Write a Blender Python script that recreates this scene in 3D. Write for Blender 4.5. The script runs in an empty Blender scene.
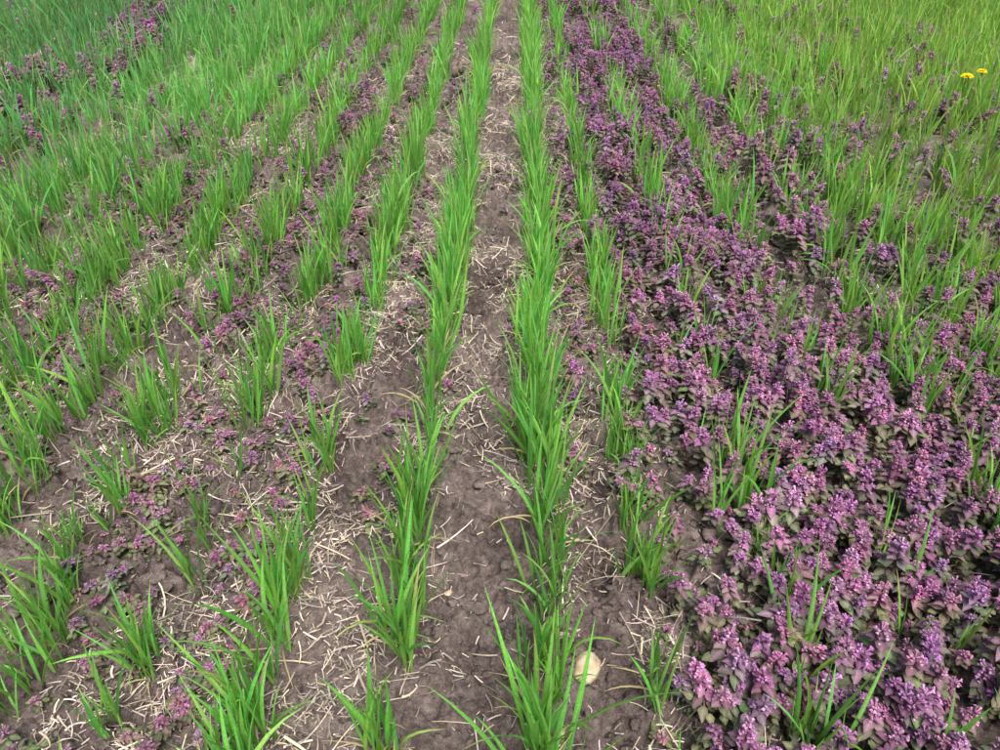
import bpy, math, numpy as np
from mathutils import Vector
rng = np.random.default_rng(7)
U = lambda a,b,n=None: rng.uniform(a,b,n)

# ---------------------------------------------------------------- noise
def h2(ix, iy, s):
    v = (ix.astype(np.int64)*374761393 + iy.astype(np.int64)*668265263 + s*974634777) & 0xffffffff
    v = ((v ^ (v >> 13))*1274126177) & 0xffffffff
    v = v ^ (v >> 16)
    return (v & 0xffffff)/float(0xffffff)
def vn(x, y, s=0):
    x = np.asarray(x,float); y = np.asarray(y,float)
    xi = np.floor(x); yi = np.floor(y); fx = x-xi; fy = y-yi
    fx = fx*fx*(3-2*fx); fy = fy*fy*(3-2*fy)
    a=h2(xi,yi,s); b=h2(xi+1,yi,s); c=h2(xi,yi+1,s); d=h2(xi+1,yi+1,s)
    return (a*(1-fx)+b*fx)*(1-fy)+(c*(1-fx)+d*fx)*fy
def sstep(a,b,x):
    t=np.clip((x-a)/(b-a),0,1); return t*t*(3-2*t)
def box(x,a,b,s=0.04):
    return sstep(a-s,a+s,x)*(1-sstep(b-s,b+s,x))
def rot(x,y,a):
    return x*math.cos(a)-y*math.sin(a), x*math.sin(a)+y*math.cos(a)

def gz(x,y):
    x=np.asarray(x,float); y=np.asarray(y,float)
    fade = 1-sstep(7,14,np.hypot(x,y))
    a,b=rot(x,y,0.6); c,d=rot(x,y,1.9)
    z = 0.030*(vn(a*3,b*3,1)-.5)+0.026*(vn(c*11,d*11,2)-.5)
    m = 0.5+1.7*vn(x*5,y*5,9)
    wx=x+.012*vn(x*40,y*40,15); wy=y+.012*vn(x*40+9,y*40,16)
    a,b=rot(wx,wy,0.6); c,d=rot(wx,wy,1.9)
    z += m*0.016*(vn(a*30,b*30,3)-.5)
    n = vn(c*48,d*48,4); z += m*0.024*sstep(.5,.72,n)*.5
    n = vn(a*85,b*85,6); z += m*0.015*sstep(.5,.68,n)*.5
    z -= m*0.012*sstep(.06,.0,np.abs(vn(c*22,d*22,8)-.5))*.6
    z += m*0.009*(vn(a*150,b*150,5)-.5)
    z -= 0.014*np.exp(-((x-0.125)/0.03)**2)+0.008*np.exp(-((x+0.06)/0.045)**2)+0.006*np.exp(-((x+0.43)/0.04)**2)
    return z*fade

# ---------------------------------------------------------------- mesh util
def make_obj(name, V, F, C, mat, smooth=True):
    me = bpy.data.meshes.new(name)
    k = F.shape[1]
    me.vertices.add(len(V)); me.vertices.foreach_set("co", np.ascontiguousarray(V,dtype=np.float32).ravel())
    me.loops.add(F.size); me.loops.foreach_set("vertex_index", np.ascontiguousarray(F,dtype=np.int32).ravel())
    me.polygons.add(len(F)); me.polygons.foreach_set("loop_start", np.arange(0,F.size,k,dtype=np.int32))
    me.polygons.foreach_set("loop_total", np.full(len(F),k,dtype=np.int32))
    me.polygons.foreach_set("use_smooth", np.full(len(F),smooth))
    me.update(calc_edges=True)
    if C is not None:
        at = me.attributes.new("Col","FLOAT_COLOR","POINT")
        c4 = np.ones((len(V),4),np.float32); c4[:,:3]=np.clip(C,0,1)
        at.data.foreach_set("color", c4.ravel())
    me.materials.append(mat)
    ob = bpy.data.objects.new(name, me); bpy.context.scene.collection.objects.link(ob)
    return ob

# ---------------------------------------------------------------- materials
def nt(name):
    m=bpy.data.materials.new(name); m.use_nodes=True; t=m.node_tree; t.nodes.clear(); return m,t
def leaf_mat(name, rough=0.5, trans=0.3, tint=(1.2,1.25,0.6), scale=400, bump=0.15, vary=0.3, spec=0.4):
    m,t=nt(name); N=t.nodes; L=t.links
    out=N.new("ShaderNodeOutputMaterial"); p=N.new("ShaderNodeBsdfPrincipled"); tr=N.new("ShaderNodeBsdfTranslucent")
    mx=N.new("ShaderNodeMixShader"); a=N.new("ShaderNodeAttribute"); a.attribute_name="Col"
    tc=N.new("ShaderNodeTexCoord"); no=N.new("ShaderNodeTexNoise"); no.inputs["Scale"].default_value=scale; no.inputs["Detail"].default_value=2
    L.new(tc.outputs["Object"],no.inputs["Vector"])
    mr=N.new("ShaderNodeMapRange"); mr.inputs["To Min"].default_value=1-vary; mr.inputs["To Max"].default_value=1+vary
    mr.inputs["From Min"].default_value=.25; mr.inputs["From Max"].default_value=.75
    L.new(no.outputs["Fac"],mr.inputs["Value"])
    vm=N.new("ShaderNodeVectorMath"); vm.operation='SCALE'; L.new(a.outputs["Color"],vm.inputs[0]); L.new(mr.outputs[0],vm.inputs["Scale"])
    L.new(vm.outputs[0],p.inputs["Base Color"]); p.inputs["Roughness"].default_value=rough
    p.inputs["Specular IOR Level"].default_value=spec
    v2=N.new("ShaderNodeVectorMath"); v2.operation='MULTIPLY'; v2.inputs[1].default_value=tint; L.new(vm.outputs[0],v2.inputs[0])
    L.new(v2.outputs[0],tr.inputs["Color"])
    if bump>0:
        b=N.new("ShaderNodeBump"); b.inputs["Strength"].default_value=bump; b.inputs["Distance"].default_value=0.001
        L.new(no.outputs["Fac"],b.inputs["Height"]); L.new(b.outputs[0],p.inputs["Normal"])
    mx.inputs[0].default_value=trans
    L.new(p.outputs[0],mx.inputs[1]); L.new(tr.outputs[0],mx.inputs[2]); L.new(mx.outputs[0],out.inputs[0])
    return m
m_wheat = leaf_mat("wheat_leaf",0.58,0.42,(1.4,1.35,0.85),300,0,0.2,0.25)
m_nettle= leaf_mat("dead_nettle_leaf",0.65,0.22,(1.2,1.1,1.1),600,0.6,0.35,0.3)
m_straw = leaf_mat("dry_straw",0.8,0.08,(1,.9,.8),600,0,0.35,0.15)
m_dand  = leaf_mat("dandelion_petal",0.6,0.25,(1.2,1.1,.6),300,0,0.15,0.3)

def soil_mat():
    m,t=nt("moist_soil"); N=t.nodes; L=t.links
    out=N.new("ShaderNodeOutputMaterial"); p=N.new("ShaderNodeBsdfPrincipled")
    tc=N.new("ShaderNodeTexCoord")
    def noise(s,d=8,r=.6):
        n=N.new("ShaderNodeTexNoise"); n.inputs["Scale"].default_value=s; n.inputs["Detail"].default_value=d; n.inputs["Roughness"].default_value=r
        L.new(tc.outputs["Object"],n.inputs["Vector"]); return n
    n1=noise(5,6); n2=noise(60,6,.7); n3=noise(420,5,.7)
    r=N.new("ShaderNodeValToRGB"); e=r.color_ramp.elements
    e[0].position=.40; e[0].color=(.105,.077,.072,1); e[1].position=.60; e[1].color=(.42,.335,.30,1)
    mid=e.new(.5); mid.color=(.235,.180,.165,1)
    ma=N.new("ShaderNodeMath"); ma.operation='MULTIPLY_ADD'; L.new(n1.outputs["Fac"],ma.inputs[0]); ma.inputs[1].default_value=.5
    mb=N.new("ShaderNodeMath"); mb.operation='MULTIPLY'; L.new(n2.outputs["Fac"],mb.inputs[0]); mb.inputs[1].default_value=.5
    L.new(mb.outputs[0],ma.inputs[2]); L.new(ma.outputs[0],r.inputs[0])
    r2=N.new("ShaderNodeValToRGB"); r2.color_ramp.elements[0].position=.55; r2.color_ramp.elements[1].position=.68
    L.new(n3.outputs["Fac"],r2.inputs[0])
    mx=N.new("ShaderNodeMix"); mx.data_type='RGBA'; L.new(r2.outputs[0],mx.inputs[0]); L.new(r.outputs[0],mx.inputs[6]); mx.inputs[7].default_value=(.45,.37,.325,1)
    sx=N.new("ShaderNodeVectorMath"); sx.operation='LENGTH'; L.new(tc.outputs["Object"],sx.inputs[0])
    mr=N.new("ShaderNodeMapRange"); mr.inputs["From Min"].default_value=9; mr.inputs["From Max"].default_value=11; L.new(sx.outputs["Value"],mr.inputs["Value"])
    mg=N.new("ShaderNodeMix"); mg.data_type='RGBA'; L.new(mr.outputs[0],mg.inputs[0]); L.new(mx.outputs[2],mg.inputs[6]); mg.inputs[7].default_value=(.06,.13,.03,1)
    L.new(mg.outputs[2],p.inputs["Base Color"])
    p.inputs["Roughness"].default_value=.9; p.inputs["Specular IOR Level"].default_value=.15
    b1=N.new("ShaderNodeBump"); b1.inputs["Strength"].default_value=1; b1.inputs["Distance"].default_value=.018; L.new(n2.outputs["Fac"],b1.inputs["Height"])
    b2=N.new("ShaderNodeBump"); b2.inputs["Strength"].default_value=1; b2.inputs["Distance"].default_value=.006; L.new(n3.outputs["Fac"],b2.inputs["Height"]); L.new(b1.outputs[0],b2.inputs["Normal"])
    L.new(b2.outputs[0],p.inputs["Normal"]); L.new(p.outputs[0],out.inputs[0])
    return m
m_soil=soil_mat()
def stone_mat():
    m,t=nt("pale_stone"); N=t.nodes; L=t.links
    out=N.new("ShaderNodeOutputMaterial"); p=N.new("ShaderNodeBsdfPrincipled"); tc=N.new("ShaderNodeTexCoord")
    n=N.new("ShaderNodeTexNoise"); n.inputs["Scale"].default_value=45; n.inputs["Detail"].default_value=8; L.new(tc.outputs["Object"],n.inputs["Vector"])
    r=N.new("ShaderNodeValToRGB"); e=r.color_ramp.elements; e[0].position=.3; e[0].color=(.30,.21,.13,1); e[1].position=.60; e[1].color=(.60,.48,.33,1)
    L.new(n.outputs["Fac"],r.inputs[0]); L.new(r.outputs[0],p.inputs["Base Color"]); p.inputs["Roughness"].default_value=.75
    b=N.new("ShaderNodeBump"); b.inputs["Strength"].default_value=.5; b.inputs["Distance"].default_value=.003; L.new(n.outputs["Fac"],b.inputs["Height"]); L.new(b.outputs[0],p.inputs["Normal"])
    L.new(p.outputs[0],out.inputs[0]); return m
m_stone=stone_mat()

# ---------------------------------------------------------------- ground
def axis(lo_f,hi_f,step,lo,hi,g=1.09):
    a=list(np.arange(lo_f,hi_f,step)); s=step; x=a[-1]
    while x<hi: s*=g; x+=s; a.append(x)
    s=step; x=a[0]; b=[]
    while x>lo: s*=g; x-=s; b.append(x)
    return np.array(b[::-1]+a)
ax=axis(-1.15,.7,.004,-600,600); ay=axis(0.35,1.9,.004,-600,600,1.07)
GX,GY=np.meshgrid(ax,ay); nx,ny=len(ax),len(ay)
V=np.stack([GX.ravel(),GY.ravel(),gz(GX,GY).ravel()],1)
i=np.arange(nx-1)[None,:]+np.arange(ny-1)[:,None]*nx
F=np.stack([i,i+1,i+1+nx,i+nx],-1).reshape(-1,4)
make_obj("ground",V,F,None,m_soil)

# ---------------------------------------------------------------- blades
def strip(P0,az,th0,bend,L,W,tw,c0,c1,c2,S=6,three=True,azk=None,prof='blade',fold=.25,pw=1.4):
    n=len(az); t=np.linspace(0,1,S+1)
    if azk is None: azk=np.zeros(n)
    tm=(t[:-1]+t[1:])/2
    def ang(tt): return th0[:,None]+bend[:,None]*tt[None,:]**pw
    def dirs(tt):
        th=ang(tt); a=az[:,None]+azk[:,None]*tt[None,:]
        return np.stack([np.sin(th)*np.cos(a),np.sin(th)*np.sin(a),np.cos(th)],-1),a
    d,_=dirs(tm); seg=d*(L/S)[:,None,None]
    P=np.concatenate([np.zeros((n,1,3)),np.cumsum(seg,1)],1)+P0[:,None,:]
    T,a=dirs(t); w=np.stack([-np.sin(a),np.cos(a),np.zeros_like(a)],-1); nn=np.cross(T,w)
    tau=tw[:,None]*t[None,:]+ (tw*0.35)[:,None]
    wd=w*np.cos(tau)[...,None]+nn*np.sin(tau)[...,None]; nr=np.cross(T,wd)
    if prof=='blade': pr=np.minimum(.45+1.6*t,1.0)*(1-t**2.6)+.03
    else: pr=np.ones_like(t)*(1-.15*t)
    hw=(W[:,None]*pr[None,:]*.5)[...,None]
    if three: VV=np.stack([P-wd*hw,P+nr*hw*fold*2,P+wd*hw],2); k=3
    else: VV=np.stack([P-wd*hw,P+wd*hw],2); k=2
    VV=VV.reshape(n,-1,3)
    tc=t[None,:,None]
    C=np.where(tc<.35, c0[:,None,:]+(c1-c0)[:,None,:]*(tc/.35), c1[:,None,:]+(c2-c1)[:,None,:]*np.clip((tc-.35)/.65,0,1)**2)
    C=np.repeat(C[:,:,None,:],k,2)
    if three: C[:,:,1,:]*=1.18
    C=C.reshape(n,-1,3)
    q=[]
    for s in range(S):
        for j in range(k-1):
            q.append([s*k+j,s*k+j+1,(s+1)*k+j+1,(s+1)*k+j])
    q=np.array(q); F=(q[None]+ (np.arange(n)*(S+1)*k)[:,None,None]).reshape(-1,4)
    return VV.reshape(-1,3),F,C.reshape(-1,3)
def merge(parts):
    Vs,Fs,Cs=[],[],[]; o=0
    for v,f,c in parts: Vs.append(v);Fs.append(f+o);Cs.append(c);o+=len(v)
    return np.concatenate(Vs),np.concatenate(Fs),np.concatenate(Cs)

# wheat drilled in rows along +Y
rows=[0.052,-0.162,-0.35,-0.52,-0.695,-0.87]
while rows[-1]>-5.2: rows.append(rows[-1]-.187)
rr=[0.205,0.41,0.62,0.82]
while rr[-1]<5.2: rr.append(rr[-1]+.187)
rows=rows+rr
YMAX=8.5
PX=[];PY=[];PH=[]
for ri,x0 in enumerate(rows):
    ppm=84 if abs(x0)<.9 else 118
    if x0==0.052: ppm=100
    n=int((YMAX+.1)*ppm); y=np.sort(U(-.1,YMAX,n))
    wob=.014*(vn(y*2.2,np.full(n,ri*7.3),21)-.5)*2
    dn=vn(y*9,np.full(n,ri*3.7),22)*.55+vn(y*3,np.full(n,ri*5.1),23)*.45
    spread=.014; near_=y<1.6
    if x0==0.052: keep=np.where(dn<.25,.75,1.); hh=np.full(n,.165); spread=.016
    elif x0==-0.162: keep=np.where(dn<.30,.40,.95); hh=np.full(n,.155)
    elif x0 in(-0.35,-0.52): keep=np.where(near_,np.where(dn<.36,.15,.85),np.where(dn<.3,.4,1.)); hh=np.full(n,.145)
    elif x0 in(-0.695,-0.87): keep=np.where(near_,np.where(dn<.34,.22,.85),np.where(dn<.33,.45,1.1)); hh=np.full(n,.142); spread=.018
    elif x0==0.205: keep=np.where(dn<.40,.08,.8); hh=np.full(n,.13)
    elif x0==0.41:
        keep=np.where(dn<.42,.1,.8); keep=np.where(y<.82,keep*.35,keep); keep=np.where((y>.86)&(y<1.06),2,keep); keep=np.where((y>1.06)&(y<1.25),.1,keep); hh=np.where((y>.86)&(y<1.06),.20,.14); spread=np.where((y>.86)&(y<1.06),.03,.018)
    elif x0==0.62: keep=np.where(dn<.38,.2,1.); keep=np.where(y<1.1,keep*.3,keep); hh=np.full(n,.15); spread=.022
    elif x0==0.82: keep=np.where(dn<.38,.25,1.1); keep=np.where(y<.75,keep*.5,keep); hh=np.full(n,.155); spread=.024
    elif x0<0:
        keep=np.where(dn<.33,.6,1.); keep=np.where(near_,keep*.9,keep); hh=.14+.03*sstep(1.5,4,y); spread=.026+.02*min(1,(abs(x0)-.9)/2)
    else:
        keep=np.where(dn<.33,.65,1.0); keep=np.where(y<1.7,keep*.85,keep); hh=.145+.02*sstep(1.5,4,y); spread=.038
    k=rng.random(n)<keep; m=k.sum()
    sp=spread[k] if isinstance(spread,np.ndarray) else spread
    PX.append(x0+wob[k]+rng.normal(0,1,m)*sp); PY.append(y[k]); PH.append(hh[k]*np.clip(.72+.7*vn(y[k]*6,np.full(m,ri*1.9),31),.6,1.3))
PX=np.concatenate(PX);PY=np.concatenate(PY);PH=np.concatenate(PH)
vis=(np.abs(PX)<1.3+.72*np.maximum(PY,0)); PX,PY,PH=PX[vis],PY[vis],PH[vis]
vis=~((PX>.072)&(PX<.2)&(PY<.72)&(PY>.3)); PX,PY,PH=PX[vis],PY[vis],PH[vis]

def wheat_colors(x,y,n):
    f=vn(x*1.3+50,y*1.3,41); r=rng.random(n)
    left=np.array([.150,.400,.120]); mid=np.array([.185,.450,.085]); right=np.array([.250,.475,.085])
    wl=(1-sstep(-2.2,-.5,x))[:,None]*sstep(1.0,3.0,y)[:,None]; wr=sstep(.5,1.6,x)[:,None]
    c=mid*(1-wl)*(1-wr)+left*wl+right*wr
    c=c*(.76+.48*f[:,None]+.6*(r[:,None]-.5))
    c=c*np.stack([.75+.6*rng.random(n),np.ones(n),.8+.5*rng.random(n)],1)
    return c
def wheat_set(x,y,h,S,three,nb):
    x=np.repeat(x,nb);y=np.repeat(y,nb);h=np.repeat(h,nb);n=len(x)
    paz=np.repeat(U(0,2*math.pi,n//nb),nb)+np.tile(np.arange(nb)*2.4,n//nb)+rng.normal(0,.5,n)
    bx=x+rng.normal(0,.005,n);by=y+rng.normal(0,.005,n)
    P0=np.stack([bx,by,gz(bx,by)-.003],1)
    kind=rng.random(n)
    th0=np.abs(rng.normal(.10,.15,n)); bend=np.abs(rng.normal(.20,.28,n))
    flop=kind<.08; bend=np.where(flop,U(1.2,2.0,n),bend)
    L=h*U(.5,1.2,n)*np.where(flop,.8,1); W=U(.0045,.0082,n)*np.clip(L/.14,.55,1.15)
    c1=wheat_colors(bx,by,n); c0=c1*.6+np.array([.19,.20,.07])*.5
    c2=c1*U(.9,1.3,n)[:,None]
    br=(rng.random(n)<.12)[:,None]; c2=np.where(br,np.array([.56,.46,.22])*U(.6,1.1,n)[:,None],c2)
    dead=(kind>.92)[:,None]; dc=np.array([.58,.48,.27])*U(.6,1.2,n)[:,None]
    c0=np.where(dead,dc,c0);c1=np.where(dead,dc,c1);c2=np.where(dead,dc*1.1,c2)
    dd=dead[:,0]; L=np.where(dd,L*.55,L); bend=np.where(dd,U(.9,1.8,n),bend); th0=np.where(dd,U(.3,1.,n),th0)
    W=np.where(dd,W*.55,W)
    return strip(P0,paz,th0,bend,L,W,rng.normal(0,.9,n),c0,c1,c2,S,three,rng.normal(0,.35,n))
near=PY<2.2; far=(~near)
parts=[wheat_set(PX[near],PY[near],PH[near],6,True,5), wheat_set(PX[far],PY[far],PH[far],4,False,4)]
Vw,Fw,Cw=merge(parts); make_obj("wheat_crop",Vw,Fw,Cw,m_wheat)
print("wheat faces",len(Fw))

# ---------------------------------------------------------------- dead nettle templates (all quads)
def grid_faces(r,c):
    return np.array([[a*c+b,a*c+b+1,(a+1)*c+b+1,(a+1)*c+b] for a in range(r-1) for b in range(c-1)])
def leaf(l,w,pet,elev,droop,az,z0,r0,col,R):
    ts=np.array([0,.02,.14,.36,.62,.85,1.]); pr=np.array([.07,.5,.92,1.,.74,.38,.03])
    s=np.array([-1,-.5,0,.5,1.])
    X=[]
    for t,p in zip(ts,pr):
        xx=pet+l*t - .12*l*(abs(s)**2)*(t<.1)
        cren=1+.09*R.normal(size=5)*(abs(s)==1)
        yy=s*.5*w*p*cren
        zz=-droop*l*t*t - .13*w*(s*p)**2 +.05*w*np.cos(s*6)*p + .03*l*R.normal(size=5)
        X.append(np.stack([xx,yy,zz],1))
    X=[np.stack([np.zeros(5),s*.0006,np.zeros(5)],1)]+X
    v=np.concatenate(X); ce,se=math.cos(elev),math.sin(elev)
    x=v[:,0]*ce-v[:,2]*se; z=v[:,0]*se+v[:,2]*ce; y=v[:,1]
    x=x+r0
    ca,sa=math.cos(az),math.sin(az)
    v=np.stack([x*ca-y*sa,x*sa+y*ca,z+z0],1)
    f=grid_faces(8,5)
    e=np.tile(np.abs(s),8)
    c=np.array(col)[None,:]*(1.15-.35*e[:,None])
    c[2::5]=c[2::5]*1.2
    return v,f,c
def flower(z0,az,elev,l,r0,col):
    ca,sa=math.cos(az),math.sin(az)
    secs=[(0,.0007,.0),(.55,.0009,.0),(.8,.0018,.001),(1.0,.0020,.0035),(1.12,.0010,.0022)]
    V=[]
    for t,r,up in secs:
        for k in range(5):
            a=k*2*math.pi/5; V.append([t*l, r*math.cos(a), r*.8*math.sin(a)+up*.5])
    v=np.array(V); ce,se=math.cos(elev),math.sin(elev)
    x=v[:,0]*ce-v[:,2]*se+r0; z=v[:,0]*se+v[:,2]*ce; y=v[:,1]
    f=[]
    for a in range(4):
        for k in range(5): f.append([a*5+k,a*5+(k+1)%5,(a+1)*5+(k+1)%5,(a+1)*5+k])
    lip=np.array([[.8*l,-.001,-.001],[.8*l,.001,-.001],[1.12*l,.0022,-.0032],[1.12*l,-.0022,-.0032]])
    lx=lip[:,0]*ce-lip[:,2]*se+r0; lz=lip[:,0]*se+lip[:,2]*ce
    x=np.concatenate([x,lx]);y=np.concatenate([y,lip[:,1]]);z=np.concatenate([z,lz])
    f.append([25,26,27,28])
    v=np.stack([x*ca-y*sa,x*sa+y*ca,z+z0],1)
    c=np.tile(np.array(col),(29,1)); c[:5]*=.8; c[20:25]*=1.15
    return v,np.array(f),c
def stem(pts,r,c0,c1):
    pts=np.array(pts); n=len(pts); V=[];C=[]
    for i,p in enumerate(pts):
        for k in range(4):
            a=k*math.pi/2; r_=r*(1-.35*i/(n-1)); V.append(p+np.array([r_*math.cos(a),r_*math.sin(a),0])); C.append(np.array(c0)*(1-i/(n-1))+np.array(c1)*i/(n-1))
    f=[[a*4+k,a*4+(k+1)%4,(a+1)*4+(k+1)%4,(a+1)*4+k] for a in range(n-1) for k in range(4)]
    return np.array(V),np.array(f),np.array(C)
def nettle(seed,H,low=False):
    R=np.random.default_rng(seed); parts=[]
    G=np.array([.125,.175,.065]);P=np.array([.270,.120,.205]);PD_=np.array([.165,.070,.120])
    FL=np.array([.56,.245,.47])
    parts.append(stem([[0,0,-.004],[0,0,H*.5],[0,0,H]],.0015,[.20,.09,.09],[.21,.10,.14]))
    for k in range(5):
        z=H*(.12+.13*k); a0=R.uniform(0,6.28)
        for j in range(2):
            l=R.uniform(.009,.0145)
            c=(G*.75+PD_*.4)*R.uniform(.6,1.25)
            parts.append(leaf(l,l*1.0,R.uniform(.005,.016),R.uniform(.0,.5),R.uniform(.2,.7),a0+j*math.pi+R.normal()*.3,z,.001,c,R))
    nw=7 if not low else 5
    top=H; span=.030 if not low else .014
    for k in range(nw):
        u=k/(nw-1)
        z=top-span*(1-u)
        l=(.0165-.0090*u**1.2)*R.uniform(.85,1.15)*(.85 if low else 1)
        a0=k*math.pi/2+R.normal()*.25
        for j in range(2 if k<nw-1 else 4):
            mixp=np.clip((.34 if not low else .45)+1.0*u+R.normal()*.18,0,1)
            c=(G*(1-mixp)+(P if R.random()<.6 else PD_)*mixp)*R.uniform(.75,1.25)
            st=math.pi if k<nw-1 else math.pi/2
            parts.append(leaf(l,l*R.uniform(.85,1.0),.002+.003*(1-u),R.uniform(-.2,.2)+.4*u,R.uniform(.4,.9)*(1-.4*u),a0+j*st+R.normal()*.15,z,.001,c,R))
        if 0<k<nw or low:
            for j in range(4 if not low else 2):
                if R.random()<.62:
                    parts.append(flower(z+.002,a0+math.pi/2+R.normal()*.55+(j%2)*math.pi,R.uniform(.3,.95),R.uniform(.0085,.0120)*(1-.25*u),.001,FL*R.uniform(.6,1.2)*np.array([1,R.uniform(.85,1.2),1])))
    return merge(parts)
tall=[nettle(100+i,U(.080,.112)) for i in range(14)]
low=[nettle(200+i,U(.030,.055),True) for i in range(10)]

def instance(tm,pos,rz,tx,ty,sc,cm):
    parts=[]; idx=rng.integers(0,len(tm),len(pos))
    for i,(v,f,c) in enumerate(tm):
        m=idx==i; n=m.sum()
        if n==0: continue
        ca,sa=np.cos(rz[m])[:,None],np.sin(rz[m])[:,None]; s=sc[m][:,None]
        x=(v[None,:,0]*ca-v[None,:,1]*sa)*s; y=(v[None,:,0]*sa+v[None,:,1]*ca)*s; z=v[None,:,2]*s
        hx=tx[m][:,None]*z; hy=ty[m][:,None]*z
        P=np.stack([x+hx,y+hy,z-.25*(np.abs(hx)+np.abs(hy))],-1)+pos[m][:,None,:]
        C=c[None]*cm[m][:,None,:]
        F=f[None]+(np.arange(n)*len(v))[:,None,None]
        parts.append((P.reshape(-1,3),F.reshape(-1,f.shape[1]),C.reshape(-1,3)))
    return merge(parts)

def sample(dens,maxd,x0,x1,y0,y1):
    n=int(maxd*(x1-x0)*(y1-y0)); x=U(x0,x1,n); y=U(y0,y1,n)
    k=rng.random(n)*maxd<dens(x,y); return x[k],y[k]
def d_tall(x,y):
    cl=.40+1.5*vn(x*7,y*5,61)*vn(x*2.5+9,y*2.5,62)*1.5
    cl2=.12+1.3*sstep(.38,.66,vn(x*8,y*4.5,67))
    e=.235+.02*(1-sstep(.72,.85,y))
    d=900*sstep(e-.03,e+.04,x)*(1-sstep(.58,.66,x))*np.where(y>3,.65,1)
    d=np.maximum(d,950*box(x,.6,1.25,.06)*(1-sstep(1.10,1.85,y)))
    d=np.maximum(d,220*box(x,.6,1.0,.08)*(1-sstep(2.2,4.,y)))
    d=np.maximum(d,100*box(x,.6,2.0,.2)*sstep(.9,1.5,y)*(1-.5*sstep(2.5,4,y)))
    d=np.maximum(d,120*box(x,.10,.2,.02)*sstep(.8,.95,y))*cl
    f=440*box(x,-2.15,-1.72,.1)*box(y,2.5,4.9,.3)
    f=np.maximum(f,310*box(x,-.80,-.56,.04)*sstep(1.1,1.45,y)*(1-.75*sstep(2.8,3.6,y)))
    f=np.maximum(f,280*box(x,-.48,-.38,.02)*sstep(1.0,1.3,y)*(1-.75*sstep(2.4,3.,y)))
    f=np.maximum(f,110*box(x,-.30,-.20,.02)*sstep(1.0,1.3,y)*(1-.8*sstep(2.6,3.4,y)))
    f=np.maximum(f,80*box(x,-1.35,-1.0,.06)*sstep(1.3,1.7,y)*(1-sstep(3,4,y)))
    f=np.maximum(f,25*box(x,-3,-.9,.1)*sstep(1.5,2.,y))*cl2
    return d+f
tx_,ty_=sample(d_tall,1450,-3.2,2.8,.0,7.0); n=len(tx_)
hs=np.where((tx_<0)&(ty_<2.6),.80,1.)*np.where((tx_>.7)&(ty_>1.7)|(tx_<-1.5),1.3,1.)*U(.72,1.15,n)
g=vn(tx_*4,ty_*4,66)
cm=np.stack([U(.88,1.12,n),U(.9,1.15,n),U(.88,1.15,n)],1)*(U(.8,1.2,n)*(.85+.3*g))[:,None]
A=instance(tall,np.stack([tx_,ty_,gz(tx_,ty_)-.002],1),U(0,6.28,n),rng.normal(0,.27,n),rng.normal(0,.27,n),hs,cm)
print("tall nettles",n)
def d_low(x,y):
    cl=sstep(.40,.62,vn(x*5+3,y*4,64))*1.3+.08
    d=850*box(x,-1.2,-.56,.03)*(1-.5*sstep(1.8,2.5,y))
    d=np.maximum(d,750*box(x,-.49,-.38,.02)); d=np.maximum(d,380*box(x,-.31,-.20,.02)*sstep(.7,1.0,y))
    d=np.maximum(d,450*box(x,.11,.24,.02)*sstep(.76,.86,y)); d=np.maximum(d,380*box(x,.24,1.3,.03)*(1-sstep(2,3,y)))
    d=np.maximum(d,20*np.ones_like(x))
    return d*cl
lx_,ly_=sample(d_low,1280,-1.8,1.5,.0,4.2); k=~((lx_>.06)&(lx_<.2)&(ly_<.72)); lx_=lx_[k]; ly_=ly_[k]; n=len(lx_)
cm=np.stack([U(.85,1.15,n),U(.9,1.35,n),U(.8,1.1,n)],1)*U(.75,1.2,n)[:,None]
B=instance(low,np.stack([lx_,ly_,gz(lx_,ly_)-.002],1),U(0,6.28,n),rng.normal(0,.4,n),rng.normal(0,.4,n),U(.5,.95,n),cm)
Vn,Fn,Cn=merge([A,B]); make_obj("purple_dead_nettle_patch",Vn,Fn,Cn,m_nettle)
print("low nettles",n,"faces",len(Fn))

# ---------------------------------------------------------------- straw residue
def d_straw(x,y):
    cl=sstep(.38,.64,vn(x*9,y*5,71)*.55+vn(x*24,y*15,72)*.45)
    d=np.where(x>.25,.4,1)*np.where(y>2,.7,1)
    return 14500*cl*d+700
sx_,sy_=sample(d_straw,15200,-1.6,1.3,.1,3.8); n=len(sx_)
def straw(x,y,Lr,Wr,S=3,lift=.014,mul=1.):
    n=len(x); az=U(0,6.28,n); L=np.exp(rng.normal(math.log(Lr),.6,n)); L=np.clip(L,.005,.11)
    z=gz(x,y); x2=x+np.cos(az)*L; y2=y+np.sin(az)*L; z2=gz(x2,y2)
    up=.004+np.abs(rng.normal(0,lift*.5,n)); th=math.pi/2-np.arctan2((z2-z)+rng.normal(0,.12,n)*L,L)
    c=np.array([.64,.545,.465])*U(.32,1.2,n)[:,None]*np.stack([np.ones(n),U(.92,1.05,n),U(.8,1.1,n)],1)*mul
    return strip(np.stack([x,y,z+up],1),az,th,rng.normal(0,.35,n),L,U(Wr*.4,Wr*1.3,n),rng.normal(0,1.2,n),c,c*U(.8,1.15,n)[:,None],c,S,True,rng.normal(0,.55,n),'straw',.5)
k=rng.random(n)<.85
S1=straw(sx_[k],sy_[k],.013,.0018,3); S2=straw(sx_[~k],sy_[~k],.030,.0027,4)
fx_,fy_=sample(lambda x,y:np.full(len(x),300.)*sstep(.3,.6,vn(x*3,y*3,77)),300,-3.5,3.5,3.4,7); S3=straw(fx_,fy_,.05,.004)
Vs,Fs,Cs=merge([S1,S2,S3]); make_obj("straw_residue",Vs,Fs,Cs,m_straw); print("straw",n)

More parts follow.
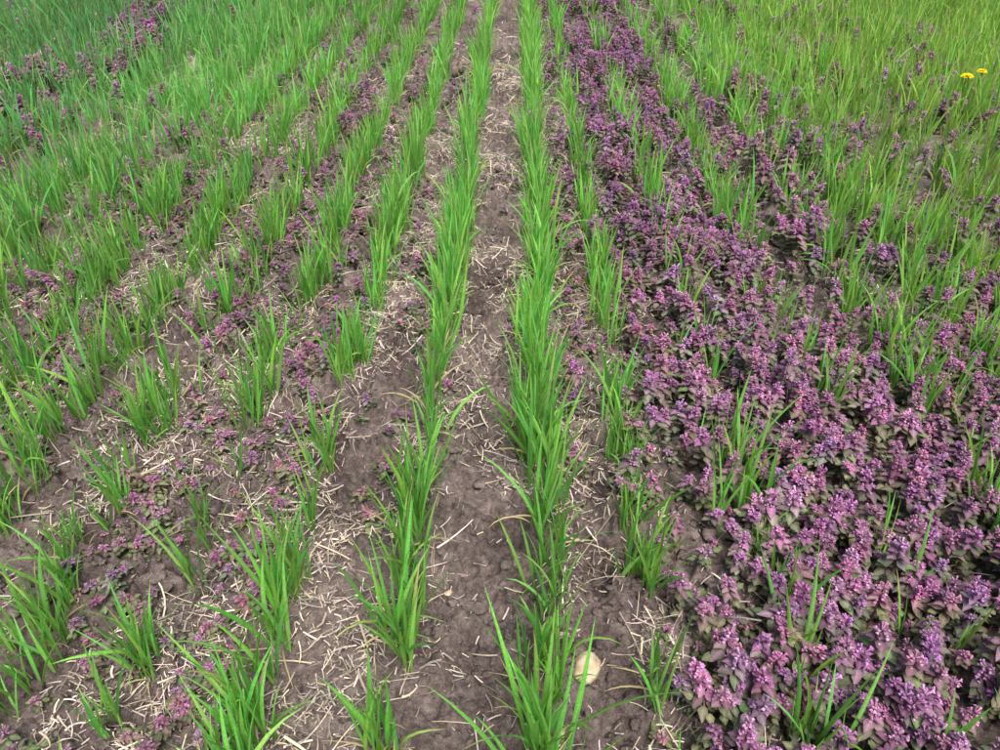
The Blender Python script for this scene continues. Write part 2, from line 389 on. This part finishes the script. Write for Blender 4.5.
# ---------------------------------------------------------------- clods / pebbles
import bmesh
def blob(seed,sub=2,amp=.35,sq=(1,1,.7)):
    bm=bmesh.new(); bmesh.ops.create_icosphere(bm,subdivisions=sub,radius=1.0)
    v=np.array([x.co[:] for x in bm.verts]); f=np.array([[q.index for q in p.verts] for p in bm.faces]); bm.free()
    R=np.random.default_rng(seed)
    d=np.ones(len(v))
    for k in range(5):
        w=R.normal(size=3); w/=np.linalg.norm(w); d+=amp*.35*np.sin(v@w*R.uniform(1.5,4.5)+R.uniform(0,6))
    d+=amp*.12*R.normal(size=len(v)); v=v*d[:,None]*np.array(sq); return v,f,np.ones((len(v),3))
cl=[blob(i,2,.7,(1,.8,.6)) for i in range(10)]
cx,cy=sample(lambda x,y:7500*sstep(.38,.7,vn(x*6,y*6,81))*np.where(y<1.5,1,.5)+1200,8700,-1.2,.7,.2,2.6); n=len(cx)
sz=np.clip(np.exp(rng.normal(math.log(.0034),.6,n)),.0012,.015)
Vc,Fc,Cc=instance(cl,np.stack([cx,cy,gz(cx,cy)+sz*.15],1),U(0,6.28,n),np.zeros(n),np.zeros(n),sz,np.ones((n,3)))
make_obj("soil_clods",Vc,Fc,None,m_soil,True); print("clods",n)

PITCH=math.radians(37.2)
def img2g(px,py,z=0.):
    a=PITCH+math.atan((py-375)/751.); k=1-z
    return 1.255*(px-522)/(py+195)*k, k/math.tan(a)
def stone(px,py,r,sq,seed,rz=0.,sink=.3):
    v,f,c=blob(seed,4,.22,sq); bmv=v*r
    x,y=img2g(px,py); ca,sa=math.cos(rz),math.sin(rz)
    v=np.stack([bmv[:,0]*ca-bmv[:,1]*sa,bmv[:,0]*sa+bmv[:,1]*ca,bmv[:,2]],1)
    ob=make_obj("stone",v,f,None,m_stone); ob.location=(x,y,float(gz(x,y))+r*sq[2]*(1-sink*2))
stone(597,674,.026,(1.0,.75,.62),3,.7,.12)
stone(460,601,.006,(1,.8,.6),8,.2)
stone(573,737,.009,(1,.8,.6),9,1.2)
stone(404,548,.005,(1,.8,.6),10,1.2)
stone(232,735,.007,(1,.8,.6),11,.2)

# ---------------------------------------------------------------- dandelion
def dandelion(px,py,H,Rr):
    x,y=img2g(px,py,H); z=float(gz(x,y))
    e=bpy.data.objects.new("dandelion",None); bpy.context.scene.collection.objects.link(e); e.location=(x,y,z)
    pts=[[0,0,-.003],[.004,0,H*.4],[.002,.002,H*.8],[0,0,H]]
    v,f,c=stem(pts,.0022,[.16,.12,.05],[.14,.20,.05]); s=make_obj("stalk",v,f,c,m_wheat); s.parent=e
    n=130; rad=np.repeat([.25,.5,.75,1.0],[20,30,38,42]); az=U(0,6.28,n)
    P0=np.stack([np.cos(az)*.002,np.sin(az)*.002,np.full(n,H)],1)
    col=np.array([.85,.70,.01])*U(.85,1.15,n)[:,None]
    a=strip(P0,az,.35+1.1*rad,U(.1,.4,n),Rr*(.5+.5*rad),np.full(n,.0030),np.zeros(n),col*np.array([1,.85,1]),col,col,3,True,None,'straw',.3)
    o=make_obj("petals",*a[:3],m_dand); o.parent=e
    n=12; az=U(0,6.28,n); col=np.tile([[.07,.13,.03]],(n,1))
    a=strip(np.tile([[0,0,H-.004]],(n,1)),az,U(1.2,1.9,n),U(.4,1.,n),np.full(n,.012),np.full(n,.003),np.zeros(n),col,col,col,3,True); o=make_obj("bracts",*a,m_wheat); o.parent=e
    n=9; az=np.arange(n)*.7+U(0,.3,n); col=np.array([.08,.2,.03])*U(.8,1.2,n)[:,None]
    a=strip(np.zeros((n,3)),az,U(.7,1.1,n),U(.4,.8,n),U(.09,.14,n),U(.014,.022,n),np.zeros(n),col,col,col,8,True); o=make_obj("leaves",*a,m_wheat); o.parent=e
dandelion(966,73,.19,.021); dandelion(979,72,.185,.016)

# ---------------------------------------------------------------- light, sky, camera
el=math.radians(62); ro=math.radians(160)
w=bpy.data.worlds.new("World"); bpy.context.scene.world=w; w.use_nodes=True; T=w.node_tree
sk=T.nodes.new("ShaderNodeTexSky"); sk.sky_type='NISHITA'; sk.sun_disc=False; sk.sun_elevation=el; sk.sun_rotation=ro; sk.dust_density=4
bg=T.nodes["Background"]; bg.inputs[1].default_value=.15; T.links.new(sk.outputs[0],bg.inputs[0])
ld=bpy.data.lights.new("sun","SUN"); ld.energy=5.0; ld.angle=math.radians(30); ld.color=(1,.97,.93)
lo=bpy.data.objects.new("sun",ld); bpy.context.scene.collection.objects.link(lo)
sd=Vector((math.sin(ro)*math.cos(el),math.cos(ro)*math.cos(el),math.sin(el))); lo.rotation_euler=sd.to_track_quat('Z','Y').to_euler()
cd=bpy.data.cameras.new("camera"); co=bpy.data.objects.new("camera",cd); bpy.context.scene.collection.objects.link(co)
cd.sensor_width=36; cd.lens=36*.751; cd.clip_start=.02; cd.clip_end=2000
co.location=(0,0,1.0); co.rotation_euler=(math.pi/2-PITCH,0,math.radians(1.34))
bpy.context.scene.camera=co
bpy.context.scene.view_settings.view_transform='Standard'
